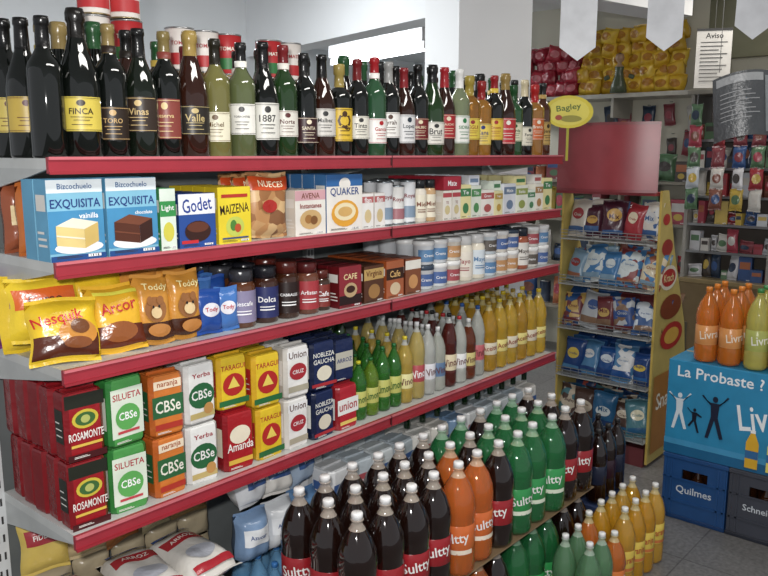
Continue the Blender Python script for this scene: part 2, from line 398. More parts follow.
for r in range(3):
    bag(g,T((1.388,1.625+r*.055,Z2+.008))@RZ(-4),.135,.05,.160,'x:c08850-d8b078-a06838-c89860-8c5a34',[('r',.02,.76,.98,.98,'s:d84818'),('t','NUECES',.5,.87,.6,'p:f8e8c0'),('e',.45,.5,.2,.11,'s:c02820')])
g.done()
row('cereal_box',1.462,1.585,Z2,.125,.04,'p:f0ece2','p:ddd4c4',[('r',0,.78,1,1,'p:e0a8b0'),('t','AVENA',.5,.88,.6,'p:804020'),('e',.5,.35,.36,.22,'p:d8b070'),('e',.42,.36,.12,.1,'p:b07838'),('e',.6,.33,.12,.1,'p:8c5828'),('t','Instantanea',.5,.66,.7,'p:a03030')],5)
row('oat_box',1.592,1.742,Z2,.165,.05,'p:f4efe6','p:3c78b8',[('r',0,.80,1,1,'p:2c6cb4'),('e',.5,.84,.16,.11,'p:f4f0e8'),('t','QUAKER',.5,.70,.8,'p:2c4c94'),('e',.5,.32,.38,.24,'p:f2a828'),('e',.5,.35,.3,.16,'p:f8e8b8'),('e',.5,.35,.2,.09,'p:e0b060')],4)
row('pudding_box',1.75,1.855,Z2,.105,.03,'p:f4f2ee','p:d8d0c8',[('r',0,.74,1,.92,'p:c86868'),('t','flan',.5,.82,.6,'p:ffffff'),('e',.5,.35,.3,.2,'p:e0c890')],5,cols=2,y0=1.60)
g=G('baking_powder_jar')
for i in range(3):
    for r in range(3): can(g,1.890+i*.058,1.635+r*.065,Z2,.027,.125 if i%2 else .14,'p:e8e8e4' if i%2 else 'p:dcdfe2','Royal','p:902028',top='m:98a0a6',band='p:b07078' if i%2 else 'p:8098b0')
g.done()
g=G('spice_jars')
for i in range(2):
    for r in range(4): jar(g,2.06+i*.052,1.628+r*.06,Z2,.024,.14,'g:c8a070' if i else 'g:e0d8c8','s:202428','p:e8e0c8','Miel','p:804020')
g.done()
row('tea_box',2.15,2.25,Z2,.10,.06,'p:f0ece0','p:e0d8c8',[('r',0,.78,1,.93,'p:c84850'),('t','TE',.5,.6,.3,'p:903030'),('e',.5,.35,.3,.16,'p:d8c890')],4,cols=2)
row('tea_box',2.15,2.25,Z2+.103,.045,.06,'p:b8283c','p:a82030',[('t','Mate',.5,.5,.5,'p:ffffff')],4)
cols=[('p:f0e4a0','p:408850','Te'),('p:e8f0e0','p:509858','Tilo'),('p:f4f0e8','p:c05858','Green'),('p:f0e8b0','p:c8a040','Taragui'),('p:e4e8f0','p:7088a8','Mate'),('p:f0f4e4','p:98a850','Boldo'),('p:e4f0e0','p:488858','Cedron'),('p:f4efe0','p:b88850','Te')]
g=G('herbal_tea_boxes')
x=2.26;i=0
while x<2.87:
    w=U(.045,.09);c=cols[i%8];hh=U(.08,.13)
    for r in range(4):
        carton(g,T((x+w/2,1.63+r*.066,Z2))@RZ(U(-3,3)),w,.062,hh,c[0],c[0],[('r',0,.66,1,.9,c[1]),('t',c[2],.5,.78,.55,'p:ffffff',.12),('e',.5,.3,.28,.16,c[1])] if r==0 else ())
        if i%2: carton(g,T((x+w/2,1.635+r*.066,Z2+hh+.002))@RZ(U(-6,6)),w*.95,.055,.035,cols[(i+3)%8][0],cols[(i+3)%8][0],[('r',.1,.3,.9,.7,cols[(i+3)%8][1])] if r==0 else ())
    x+=w+.005;i+=1
g.done()

# ------------------------------------------------ SHELF 3
g=G('cocoa_powder_bags')
nes=[('r',.03,.03,.97,.40,'s:5a2410'),('e',.68,.42,.28,.24,'s:d88c30'),('e',.72,.52,.14,.13,'s:7a4420'),('t','Nesquik',.42,.66,.74,'s:e02020',.24,8),('e',.66,.24,.2,.1,'s:8c4a20')]
arc=[('r',.03,.03,.97,.36,'s:6a2810'),('e',.5,.26,.34,.16,'s:9c5424'),('t','Arcor',.5,.66,.66,'s:c82020',.2,8),('r',.1,.86,.9,.92,'s:e8e040')]
def lean(x,y,z,yaw,tilt): return T((x,y,z))@RZ(yaw)@RX(-tilt)
bag(g,lean(.805,1.625,Z3+.01,-18,20),.150,.055,.130,'s:f4c818',nes)
bag(g,lean(.935,1.625,Z3+.01,-12,18),.130,.055,.145,'s:f0b41c',arc)
bag(g,lean(.80,1.70,Z3+.05,-15,12),.15,.05,.13,'s:f6d020',[('r',.05,.5,.95,.85,'s:e86018'),('t','Cacao',.5,.66,.5,'s:602010')])
bag(g,lean(.93,1.70,Z3+.055,-10,12),.14,.05,.13,'s:f0c010',[('r',.05,.1,.95,.4,'s:d84018')])
for i in range(3):
    bag(g,lean(.80+.11*i,1.80,Z3+.01,U(-15,10),5),.13,.06,.165,['s:f4cc20','s:e0b820','s:d83828'][i],[('r',.1,.6,.9,.8,['s:8c3c8c','s:d84020','s:f8e060'][i])])
    bag(g,lean(.79+.12*i,1.87,Z3+.01,U(-15,10),2),.13,.05,.18,['s:8c3c8c','s:f0d030','s:e8a020'][i],[('r',.1,.4,.9,.7,'s:f8e8c0')])
g.done()
g=G('chocolate_drink_bags')
bear=[('r',.03,.03,.97,.30,'s:4c2412'),('e',.5,.50,.3,.2,'s:a06430'),('e',.36,.64,.09,.07,'s:a06430'),('e',.64,.64,.09,.07,'s:a06430'),('e',.5,.45,.15,.09,'s:e8c890'),('e',.42,.54,.03,.025,'p:101010'),('e',.58,.54,.03,.025,'p:101010'),('t','Toddy',.5,.84,.66,'s:f8e8a0',.13),('e',.5,.18,.3,.1,'s:c88038')]
for i in range(2):
    bag(g,lean(1.030+.088*i,1.625,Z3+.01,-8+i*6,10-i*4),.096,.045,.155,'s:d8902c',bear)
    for r in(1,2,3): bag(g,lean(1.03+.088*i,1.63+r*.055,Z3+.01,U(-14,4),4),.096,.045,.165,'s:d88830',bear[:2])
g.done()
g=G('powder_drink_sachets')
for i in range(2):
    for r in range(5): bag(g,lean(1.185+.055*i,1.618+r*.04,Z3+.01,U(-16,10),U(2,10)),.078 if i==0 else .065,.03,.125 if r else .10,'s:1c4ca8' if (i+r)%2==0 else 's:4078c8',[('e',.5,.55,.34,.18,'s:e8e8f0'),('t','Tody',.5,.55,.5,'s:d02030',.14)])
g.done()
g=G('instant_coffee_jars')
jl=[(1.305,.038,.155,'g:5c3018','s:3a3a40','p:8c84a8','Nescafe'),(1.388,.036,.155,'g:3c1c10','s:202028','p:28306c','Dolca'),(1.467,.036,.16,'g:3c1c0c','s:602018','p:281410','CABRALES'),(1.545,.036,.15,'g:6c3a28','s:5c1c1c','p:b8343c','Arlistan'),(1.605,.026,.12,'g:3a2010','s:5c2018','p:8c3028','Cafe')]
for x,R,h,bo,li,la,tx in jl:
    for r in range(3): jar(g,x,1.637+r*.088,Z3,R,h,bo,li,la,tx)
for x,R,h,bo,li,la,tx in jl[1:4]: can(g,x-.04,1.885,Z3,.035,.175,'p:30386c',top='s:202020')
g.done()
row('coffee_box',1.64,1.735,Z3,.125,.05,'p:982430','p:701018',[('r',0,.07,1,.3,'p:281010'),('t','CAFE',.5,.75,.6,'p:f4e0a0'),('e',.5,.42,.3,.18,'p:c8a878'),('e',.5,.44,.2,.09,'p:401c10')],5)
row('ground_coffee_box',1.745,1.842,Z3,.115,.05,'p:5c3420','p:44200f',[('r',0,.62,1,.92,'p:c8a058'),('t','Virginia',.5,.77,.8,'p:602010'),('e',.5,.3,.3,.2,'p:a87840')],5)
row('sweetener_box',1.85,1.94,Z3,.12,.05,'p:b86038','p:a84818',[('r',0,.5,1,.8,'p:3a1c10'),('t','Cafe',.5,.65,.6,'p:f0c070'),('e',.5,.25,.3,.17,'p:e0c8a0')],5)
row('cocoa_box',1.95,2.03,Z3,.118,.05,'p:8c4c2c','p:6c2c14',[('r',0,.7,1,.95,'p:f0ece0'),('e',.5,.35,.3,.2,'p:d89858')],5)
g=G('mayonnaise_jars')
pl=[('p:e8ecf0','p:4868a8'),('p:f0e8d8','p:b04850'),('p:dce8f0','p:5888b8'),('p:f4ece0','p:c89058'),('p:e8e4dc','p:605850')]
for i in range(11):
    for r in range(4):
        c=pl[(i//2)%5]; x=2.095+i*.079; y=1.637+r*.078
        tall=(i in(3,4,8))
        if tall: jar(g,x,y,Z3,.036,.165,'g:e8e0cc' if i!=8 else 'g:a85030','s:f0f0ee' if i!=8 else 's:2c3440',c[0],'Mayo',c[1],rot=U(-50,-10))
        else:
            for s in range(2):
                cap='s:f4f4f2' if (i+s)%4 else 's:3c4c60'
                V,F=lathe([(.001,0),(.030,0),(.034,.004),(.036,.066),(.0385,.068),(.0385,.080),(.036,.082),(.001,.082)],['g:dcdfe0']*1+[c[0]]*2+[cap]*4,18)
                c2=pl[(i//2+s*2)%5]
                M=T((x+U(-.002,.002),y,Z3+s*.0835))@RZ(U(-50,-10)); g.add(V,F,M)
                if r==0: decals(g,cylS(.0355,.012,.060,2.2),.078,.048,[('r',0,0,1,.85,c2[1]),('t','Crema',.5,.45,.5,'p:f8f8f8')],M,eps=.0009,n=8)
g.done()

# ------------------------------------------------ SHELF 4
def yerba(name,X0,X1,specs,h,d=.062,cols=1,y0=None,yaw=0):
    g=G(name); w=(X1-X0)/cols-.003
    for c in range(cols):
        for s,(fr,sd,it) in enumerate(specs):
            for r in range(5):
                yy=(y0 or Y0)+d/2+r*(d+.002)
                if yy+d/2>YB: break
                softpack(g,T((X0+(X1-X0)*(c+.5)/cols+ U(-.005,.005),yy+U(0,.006),Z4+s*(h+.009)))@RZ(yaw+U(-5,5)),w,d,h,fr,sd,it if r==0 else ())
    g.done()
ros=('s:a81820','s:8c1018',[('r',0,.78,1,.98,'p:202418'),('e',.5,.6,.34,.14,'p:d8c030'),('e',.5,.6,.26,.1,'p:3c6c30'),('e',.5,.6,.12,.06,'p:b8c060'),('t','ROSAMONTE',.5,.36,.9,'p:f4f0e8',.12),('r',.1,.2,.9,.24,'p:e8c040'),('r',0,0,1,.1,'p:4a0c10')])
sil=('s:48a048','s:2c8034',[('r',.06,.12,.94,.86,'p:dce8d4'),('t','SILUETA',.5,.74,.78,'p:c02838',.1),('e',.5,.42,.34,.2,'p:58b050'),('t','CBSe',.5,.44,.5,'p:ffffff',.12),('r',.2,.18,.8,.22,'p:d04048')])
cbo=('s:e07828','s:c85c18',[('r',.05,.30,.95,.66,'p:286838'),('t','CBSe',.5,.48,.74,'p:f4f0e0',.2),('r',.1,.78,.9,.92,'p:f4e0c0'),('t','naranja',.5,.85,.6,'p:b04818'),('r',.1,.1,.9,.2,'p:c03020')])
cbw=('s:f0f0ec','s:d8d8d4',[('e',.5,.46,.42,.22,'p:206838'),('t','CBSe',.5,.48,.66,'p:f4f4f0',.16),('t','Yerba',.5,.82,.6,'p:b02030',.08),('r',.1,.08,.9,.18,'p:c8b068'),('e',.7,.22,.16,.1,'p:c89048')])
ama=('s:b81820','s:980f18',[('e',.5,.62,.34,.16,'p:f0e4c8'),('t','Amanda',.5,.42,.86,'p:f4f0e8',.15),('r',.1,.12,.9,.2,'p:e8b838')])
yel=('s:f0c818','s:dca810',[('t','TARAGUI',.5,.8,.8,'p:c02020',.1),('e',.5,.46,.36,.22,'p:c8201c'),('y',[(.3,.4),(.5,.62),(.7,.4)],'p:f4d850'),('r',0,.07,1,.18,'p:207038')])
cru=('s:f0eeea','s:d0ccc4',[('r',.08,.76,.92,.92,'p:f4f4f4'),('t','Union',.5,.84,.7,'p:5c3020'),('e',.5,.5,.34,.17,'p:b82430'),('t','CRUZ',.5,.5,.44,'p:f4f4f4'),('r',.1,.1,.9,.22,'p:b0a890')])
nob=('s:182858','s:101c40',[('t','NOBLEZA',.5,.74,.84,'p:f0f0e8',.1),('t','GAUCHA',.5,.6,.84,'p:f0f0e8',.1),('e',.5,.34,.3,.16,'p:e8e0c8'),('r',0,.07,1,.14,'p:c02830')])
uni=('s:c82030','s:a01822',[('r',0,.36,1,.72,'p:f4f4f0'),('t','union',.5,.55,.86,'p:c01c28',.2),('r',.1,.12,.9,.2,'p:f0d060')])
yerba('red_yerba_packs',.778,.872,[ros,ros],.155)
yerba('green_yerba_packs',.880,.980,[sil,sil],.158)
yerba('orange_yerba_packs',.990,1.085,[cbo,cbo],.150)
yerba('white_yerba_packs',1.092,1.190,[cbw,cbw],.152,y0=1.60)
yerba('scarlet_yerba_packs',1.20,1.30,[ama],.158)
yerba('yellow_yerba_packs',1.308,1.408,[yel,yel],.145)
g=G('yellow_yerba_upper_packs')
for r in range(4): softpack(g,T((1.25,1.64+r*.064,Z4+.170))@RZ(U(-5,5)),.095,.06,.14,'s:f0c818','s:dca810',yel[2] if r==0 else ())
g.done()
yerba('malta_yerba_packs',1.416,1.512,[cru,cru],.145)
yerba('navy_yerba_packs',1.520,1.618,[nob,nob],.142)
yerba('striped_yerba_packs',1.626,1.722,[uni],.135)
g=G('rice_packs')
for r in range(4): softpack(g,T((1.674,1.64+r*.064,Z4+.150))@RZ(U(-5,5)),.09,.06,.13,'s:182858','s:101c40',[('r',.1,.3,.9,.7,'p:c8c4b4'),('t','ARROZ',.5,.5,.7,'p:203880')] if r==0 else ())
g.done()
g=G('lemon_juice_bottles')
for i in range(4):
    for r in range(4): pet(g,1.76+i*.058,1.632+r*.07,Z4,.027,.19 if i<2 else .215,'q:3c8c30' if i!=1 else 'q:7aa428','s:1c7030' if i else 's:d8d020','p:c8c860','Limon','p:206020',lz=(.2,.5))
for i in range(4): pet(g,1.76+i*.06,1.89,Z4,.028,.29,'g:24481c','s:203018','p:e0e0c0')
g.done()
g=G('vinegar_bottles')
cs=[('q:e0c050','s:e8d020','p:f0e8a0'),('q:e0c870','s:f0f0f0','p:c04850'),('q:dfe2dc','s:f4f4f4','p:e8e8f0'),('q:d8dcd0','s:f0f0f0','p:6080a8'),('q:702820','s:1c1c1c','p:e8d8b0'),('q:e0e4dc','s:d02830','p:f0f0f0'),('q:8c4020','s:f0f0f0','p:e0d080'),('q:d4d8d0','s:2c60b0','p:d06068')]
for i in range(8):
    c=cs[i]
    for r in range(4):
        pet(g,1.990+i*.063,1.632+r*.075+(U(-.003,.003)),Z4,.0295,.25+.02*((i*5)%3-1),c[0],c[1],c[2],'Vino' if r==0 else None,'p:703030' if i!=1 else 'p:ffffff',clear='t:e0e4e0',rot=U(-50,-10),lz=(.2,.45))
g.done()
g=G('cooking_oil_bottles')
for i in range(6):
    for r in range(4):
        pet(g,2.510+i*.076,1.636+r*.08,Z4,.0365,.275,'q:e8bc30' if i%3 else 'q:dca828','s:e8c818' if i%2 else 's:a88828','p:f0e080' if i%2 else 'p:e8dcc0','Aceite' if r==0 else None,'p:a04020',clear='t:e8d890',rot=U(-50,-10),lz=(.25,.42))
g.done()

# ------------------------------------------------ BASE
g=G('rice_bag_pile')
for l in range(5):
    for c in range(3):
        M=T((.86+c*.155+U(-.01,.01),1.60+U(0,.02),Z5+.03+l*.080))@RZ(U(-9,9))@RX(-90)
        bag(g,M,.155,.078,.25,'s:e4e0d8',[('r',.1,.60,.9,.78,'s:c02834'),('t','ARROZ',.5,.69,.5,'p:f4f0e8'),('e',.5,.3,.3,.13,'s:b8bcc8'),('r',.1,.02,.9,.1,'s:c02834'),('r',.1,.86,.9,.92,'s:3c5ca0')])
g.done()
g=G('noodle_packets')
for c in range(5):
    bag(g,T((.84+c*.11,1.885,Z5+.40))@RZ(U(-15,15))@RX(-10),.12,.05,.14,['s:d8b850','s:c8b080','s:c8783c','s:d0c090','s:b08850'][c],[('r',.1,.5,.9,.8,['s:b03038','s:3c7c4c'][c%2]),('t','FIDEOS',.5,.65,.5,'p:f4f0e8')])
    for l in range(4): bag(g,T((.86+c*.11,1.90,Z5+.02+l*.095)),.11,.05,.085,'s:b0a080')
g.done()
g=G('water_bottle_pack')
for c in range(3):
    for r in range(3): pet(g,1.40+c*.074,1.64+r*.076,Z5,.035,.27,'t:78b8e8','s:3880d0','s:4898d8',lz=(.15,.6))
g.done()
g=G('sugar_packs')
for c in range(3):
    bag(g,T((1.36+c*.1,1.70,Z5+.285))@RZ(U(-14,14)),.105,.10,.14,['s:7c9cc4','s:d8dce0','s:5c88b8'][c],[('r',.1,.4,.9,.75,'s:e8ecf0'),('t','Azucar',.5,.58,.5,'p:2c4c90')])
    bag(g,T((1.38+c*.1,1.72,Z5+.44))@RZ(U(-14,14))@RX(-15),.105,.10,.12,['s:dfe2e6','s:e8e4dc','s:a0b4cc'][c],[('r',.1,.4,.9,.75,'s:3c5c98'),('t','Harina',.5,.58,.5,'p:ffffff')])
for l in range(3):
    for c in range(12):
        k=['s:7c9cc0','s:b8c4cc','s:dcdee0','s:e4e2dc','s:c0ccd4','s:e0dcd4','s:d4dcdf'][(c*2+l)%7]
        for r in range(2):
            softpack(g,T((1.66+c*.105,1.66+r*.125,Z5+l*.165))@RZ(U(-8,8)),.10,.10,.155,k,k,[('r',.1,.45,.9,.72,'p:3c60a0' if (l+c)%3 else 'p:b85058'),('t','Azucar',.5,.58,.55,'p:ffffff')] if r==0 else ())
g.done()
g=G('cider_bottles')
g.box(2.0,2.9,1.875,1.925,Z5,.50,'p:a88858',c=.003)
for i in range(10):
    wine(g,2.04+i*.088,1.66,.645,'li','g:10280f','s:8a7c40' if i%2 else 's:1c3c1c',None,s=.30)
g.done()

# ------------------------------------------------ FLOOR SODA BOTTLES
pit=.111; xs0=1.365; ys0=1.275
cola='g:1a0a06';org='q:f07828';grn='q:2c8c4c'
K={'c':(cola,'s:f2f2f2','s:a81c24','Sultty',None),'o':(org,'s:f2f2f2','s:e06828','Sultty','s:f8e8d0'),'g':(grn,'s:f2f2f2','s:2c9c4c','Sultty','s:e8f0d8')}
gs={'c':G('cola_bottles'),'o':G('orange_soda_bottles'),'g':G('lime_soda_bottles')}
KR=['ccccoocgggcc','cccccocggggc','ccccccggcggc']
for i in range(12):
    for r in range(3):
        kk=KR[r][i]; q=K[kk]
        for l in range(2):
            pet(gs[kk],xs0+i*pit+U(-.006,.006),ys0+r*pit+U(-.005,.005),l*.352,.054,.346,q[0],q[1],q[2],q[3],'p:f4f4f0',lz=(.20,.47),rot=-45+U(-25,25),stripe=q[4],clear='t:d8c8b8' if kk=='c' else ('t:f0c8a0' if kk=='o' else 't:a8d8b0'))
for k in gs: gs[k].done()
g=G('cardboard_divider'); 
g.box(xs0-.05,xs0+11*pit+.05,ys0-.05,ys0+2*pit+.05,.3468,.3515,'p:80684a',c=.001); g.done()
g=G('small_lime_bottles')
for i in range(2):
    for r in range(2): pet(g,2.29+i*.092,1.07+r*.09,0,.042,.315,'q:70a878','s:f0f0f0','s:78b850','Lima',clear='t:c8e0c8')
g.done()
g=G('orange_juice_bottles')
for i in range(4):
    for r in range(2):
        pet(g,2.60+i*.094,1.085+r*.093,0,.0435,.325,'q:f0b020' if (i+r)%3 else 'q:f0b838','s:f2f2ee','s:e8c848','Naranja','p:c04828',clear='t:f0e0a0',stripe='s:d87838',rot=U(-60,-20))
pet(g,2.485,1.17,0,.0435,.325,'q:f08028','s:f2f2ee','s:e87830','Naranja','p:f8f0e0',clear='t:f0e0a0')
pet(g,2.485,1.07,0,.0435,.28,'q:f08028','s:f2f2ee','s:e87830','Naranja','p:f8f0e0',clear='t:f0e0a0')
g.done()
g=G('dark_soda_bottles')
for i in range(3):
    for r in range(3):
        pet(g,2.77+i*.085,1.28+r*.085,.23,.039,.30,cola,'s:303030','s:301828' if i%2 else 's:202840',None)
g.box(2.722,2.985,1.234,1.498,0,.228,'p:2c3c64',c=.005)
for i in range(4): g.box(2.735+i*.06,2.77+i*.06,1.230,1.234,.03,.20,'p:24335a')
g.done()

# ------------------------------------------------ CRATES, PROMO BOX
def crate(name,ycen,col,dark,txt):
    g=G(name); M=T((3.30,ycen,0))@RZ(-90)
    w=.272;d=.36;h=.30
    g.box(-w/2,w/2,0,d,0,.02,col,M,.003)
    for y0,y1 in((0,.012),(d-.012,d)):
        g.box(-w/2,w/2,y0,y1,.02,.10,col,M); g.box(-w/2,w/2,y0,y1,.235,h,col,M)
        g.box(-w/2,-.055,y0,y1,.10,.235,col,M); g.box(.055,w/2,y0,y1,.10,.235,col,M)
        g.box(-.055,.055,y0,y1,.10,.185,col,M)
    g.box(-w/2,-w/2+.012,.012,d-.012,.02,h,col,M); g.box(w/2-.012,w/2,.012,d-.012,.02,h,col,M)
    g.box(-w/2-.004,w/2+.004,-.006,d+.004,h-.022,h-.002,col,M,.003)
    g.box(-w/2-.003,w/2+.003,-.005,d+.003,.0,.018,dark,M,.003)
    for x in(-w/2+.006,-.104,.096,w/2-.014): g.box(x,x+.008,-.006,0,.02,.278,col,M)
    g.box(-w/2,w/2,-.006,0,.082,.090,col,M); g.box(-w/2,w/2,-.006,0,.188,.194,col,M)
    decals(g,flatS(w,0,h),w,h,[('t',txt,.5,.47,.56,'p:d0d8e0')],M@T((0,-.0005,0)),eps=.001)
    for i in range(3):
        for j in range(4):
            V,F=lathe([(.001,.02),(.03,.02),(.031,.17),(.012,.22),(.012,.27),(.001,.27)],'g:3a1c08',10); g.add(V,F,M@T((-.085+i*.085,.05+j*.085,0)))
    g.done()
crate('beer_crate',1.075,'k:22508c','k:163c70','Quilmes')
crate('beer_crate',.795,'k:444854','k:2c303c','Schneider')
crate('beer_crate',.515,'k:444854','k:2c303c','Schneider')
g=G('beverage_promo_box')
M=T((3.295,.80,.303))@RZ(-90); w=.83;h=.42;d=.37
g.box(-w/2,w/2,0,d,0,h,'p:2490c4',M,.004)
def man(cx,cy,s,k,pose=0):
    sx=s*h/w
    it=[('e',cx,cy+.46*s,.055*sx,.065*s,k)]
    B=[(-.09,.38),(.09,.38),(.07,.05),(-.07,.05)]
    it.append(('y',[(cx+x*sx,cy+y*s) for x,y in B],k))
    L=[[(-.07,.08),(.02,.08),(-.10,-.40),(-.17,-.40)],[(-.02,.08),(.07,.08),(.20,-.36),(.13,-.38)],[(-.09,.38),(-.06,.30),(-.24,.52),(-.28,.50)],[(.09,.38),(.06,.30),(.24,.56),(.28,.54)]]
    if pose: L[0]=[(-.07,.08),(.02,.08),(-.16,-.2),(-.22,-.16)]; L[3]=[(.09,.38),(.06,.28),(.26,.22),(.27,.27)]
    for q in L: it.append(('y',[(cx+x*sx,cy+y*s) for x,y in q],k))
    return it
it=[('r',0,0,1,.10,'p:16689c'),('r',0,.10,1,.16,'p:3c9cd0'),('t','La Probaste ?',.26,.89,.42,'p:f4f8fc'),('t','Livra',.48,.56,.24,'p:f4f8fc',.26,10)]
it+=man(.07,.44,.42,'p:dce8f0')+man(.15,.38,.28,'p:10182c',1)+man(.25,.44,.48,'p:18203c')
for j,c in enumerate(('p:e8b020','p:f0e060','p:e88820','p:e8b020','p:e8c040')):
    cx=.44+j*.1
    it+=[('r',cx-.03,.04,cx+.03,.3,c),('y',[(cx-.03,.3),(cx+.03,.3),(cx+.01,.4),(cx-.01,.4)],c),('r',cx-.012,.4,cx+.012,.43,'p:f4f4f4'),('r',cx-.03,.14,cx+.03,.22,'p:2c6ca8')]
decals(g,flatS(w,0,h),w,h,it,M,eps=.0004)
g.box(-w/2+.01,w/2-.01,d*.48,d*.52,h,h+.001,'p:c8b080',M)
g.done()
g=G('orange_drink_bottles')
for i in range(7):
    for r in range(3):
        yy=1.085-i*.1;q=('q:f58a28','s:f08828','s:e89850','p:f8e8d0') if i<2 else (('q:e0d868','s:389048','s:b0b858','p:f4f4e0') if i in (2,) else ('q:f8b040','s:e87018','s:f0e4d0','p:d05010'))
        pet(g,3.355+r*.10,yy+U(-.004,.004),.7245,.047,.335 if i==2 else .32,q[0],q[1],q[2],'Livra',q[3],rot=-62+U(-20,20),lz=(.24,.5))
g.done()

# ------------------------------------------------ SNACK RACK
RK=T((3.75,2.0,0))@RZ(-90)
g=G('snack_display_rack')
W=.535
prof=[(.0,.02),(.0,1.42),(.08,1.42),(.13,1.30),(.20,1.12),(.31,.9),(.41,.70),(.45,.5),(.45,.02)]
for x in(0,W-.012):
    n=len(prof)
    V=[(x,y,z) for y,z in prof]+[(x+.012,y,z) for y,z in prof]
    F=[((i,(i+1)%n,n+(i+1)%n,n+i),'p:c8a848',0) for i in range(n)]+[(tuple(range(n)),'p:d0b860',0),(tuple(range(n,2*n)),'p:d0b860',0)]
    g.add(V,F,RK)
MS=RK@T((W+.0005,0,0))@RZ(90)
side=[('e',.07,.90,.045,.02,'p:c83028'),('e',.10,.80,.07,.03,'p:b03028'),('e',.14,.69,.11,.045,'p:f0e8d0'),('e',.14,.69,.09,.032,'p:c82828'),('t','Krach',.14,.69,.13,'p:f4e8a0'),('e',.19,.58,.14,.045,'p:8c3c1c'),('e',.22,.47,.15,.05,'p:c82828'),('e',.22,.47,.1,.03,'p:e8b040'),('r',.02,.05,.42,.34,'p:b87830'),('t','Snacks',.22,.24,.32,'p:f4f0e0')]
decals(g,flatS(1,0,1.42),1,1.42,side,MS@T((.5,0,0)),eps=.0006)
S=lambda u,v,o:(-.02+u*(W),-.03-.07*math.sin(math.pi*u)-o,1.41+v*.34)
S2=lambda u,v,o:(-.02+u*(W),-.015-.07*math.sin(math.pi*u)+o,1.41+v*.34)
for SS in(S,S2):
    V=[SS(a/12,b/2,0) for b in range(3) for a in range(13)]
    g.add(V,[((b*13+a,b*13+a+1,(b+1)*13+a+1,(b+1)*13+a),'k:a03840',1) for b in range(2) for a in range(12)],RK)
decals(g,S,W,.34,[('r',0,.96,1,1,'k:8c3c40'),('r',0,0,1,.04,'k:8c2c34')],RK,n=12)
g.box(-.02,W-.02,-.03,.08,1.395,1.412,'k:9c3038',RK)
g.box(0,W,.44,.45,.02,.7,'k:605c50',RK)
LV=((.14,.43),(.42,.43),(.68,.40),(.92,.30),(1.16,.19))
for zz,dp in LV:
    g.box(.012,W-.012,-.03,dp,zz-.006,zz,'k:a8a9a5',RK)
    for i in range(3):
        g.box(.012,W-.012,-.034,-.031,zz+.012+i*.016,zz+.015+i*.016,'m:b8b8b8',RK)
    for i in range(12): g.box(.012+i*.046,.014+i*.046,-.034,-.032,zz-.008,zz+.046,'m:b8b8b8',RK)
g.box(.02,W-.02,.0,.43,.0,.10,'k:703034',RK)
g.done()
g=G('snack_packets')
pal=[[('s:a82c34','s:e0d0b0'),('s:c8c0b4','s:a03038'),('s:4c2030','s:c89840'),('s:385c90','s:c8c8c8')],
[('s:98583c','s:d0c0a0'),('s:883434','s:c8c8c0'),('s:3c78b0','s:c8d0d0'),('s:7898b0','s:a03030')],
[('s:806048','s:c8b8a0'),('s:24508c','s:c8d0d8'),('s:702c30','s:c8a050'),('s:b0b4b8','s:305090')],
[('s:1c4c90','s:d0d8e0'),('s:2860a0','s:d0d8e0'),('s:1c4080','s:d8b840'),('s:4880b0','s:d8d8d8')],
[('s:245c88','s:c8d0d0'),('s:487c88','s:d8d0b0'),('s:1c3c70','s:c85038'),('s:503830','s:c8b8a0')]]
for li,(zz,dp) in enumerate(reversed(LV)):
    for c in range(5):
        for r in range(int((dp)/.065)):
            p=random.choice(pal[li])
            k1=p[0] if random.random()<.7 else 'x:'+p[0][2:]+'-'+p[1][2:]+'-'+random.choice(pal[li])[0][2:]
            big=U(.9,1.15)
            bag(g,RK@T((.07+c*.10+U(-.01,.01),.03+r*.06,zz+.010+U(0,.012)))@RZ(U(-18,18))@RX(-12+U(-12,8))@RY(U(-8,8)),.115*big,.05,.165*big,k1,[('e',.5,U(.5,.65),U(.25,.38),U(.1,.2),p[1]),('t',random.choice(['Don Satur','Mix','Oreo','Bagley','Criollas']),.5,.58,.42,p[0]),('r',.1,.08,.9,U(.16,.3),random.choice(pal[li])[0])] if r==0 else ())
g.done()
g=G('oval_price_sign')
M=T((2.93,1.55,1.69))@RZ(-50)
V=[];F=[];n=24
for y in(0,.004):
    for i in range(n):
        a=2*math.pi*i/n; V.append((.10*math.cos(a),y,.075+.065*math.sin(a)))
F=[(tuple(range(n)),'p:d8c428',0),(tuple(range(n,2*n)),'p:d8c428',0)]+[((i,(i+1)%n,n+(i+1)%n,n+i),'p:c0a820',0) for i in range(n)]
g.add(V,F,M)
decals(g,flatS(.20,0,.15),.20,.15,[('e',.5,.5,.42,.36,'p:e0d048'),('t','Bagley',.5,.6,.5,'p:486820',.2,8),('e',.55,.32,.22,.09,'p:98902c'),('e',.3,.35,.07,.07,'p:b04028')],M)
g.box(-.005,.005,.004,.008,-.12,.02,'k:a8a020',M)
g.done()

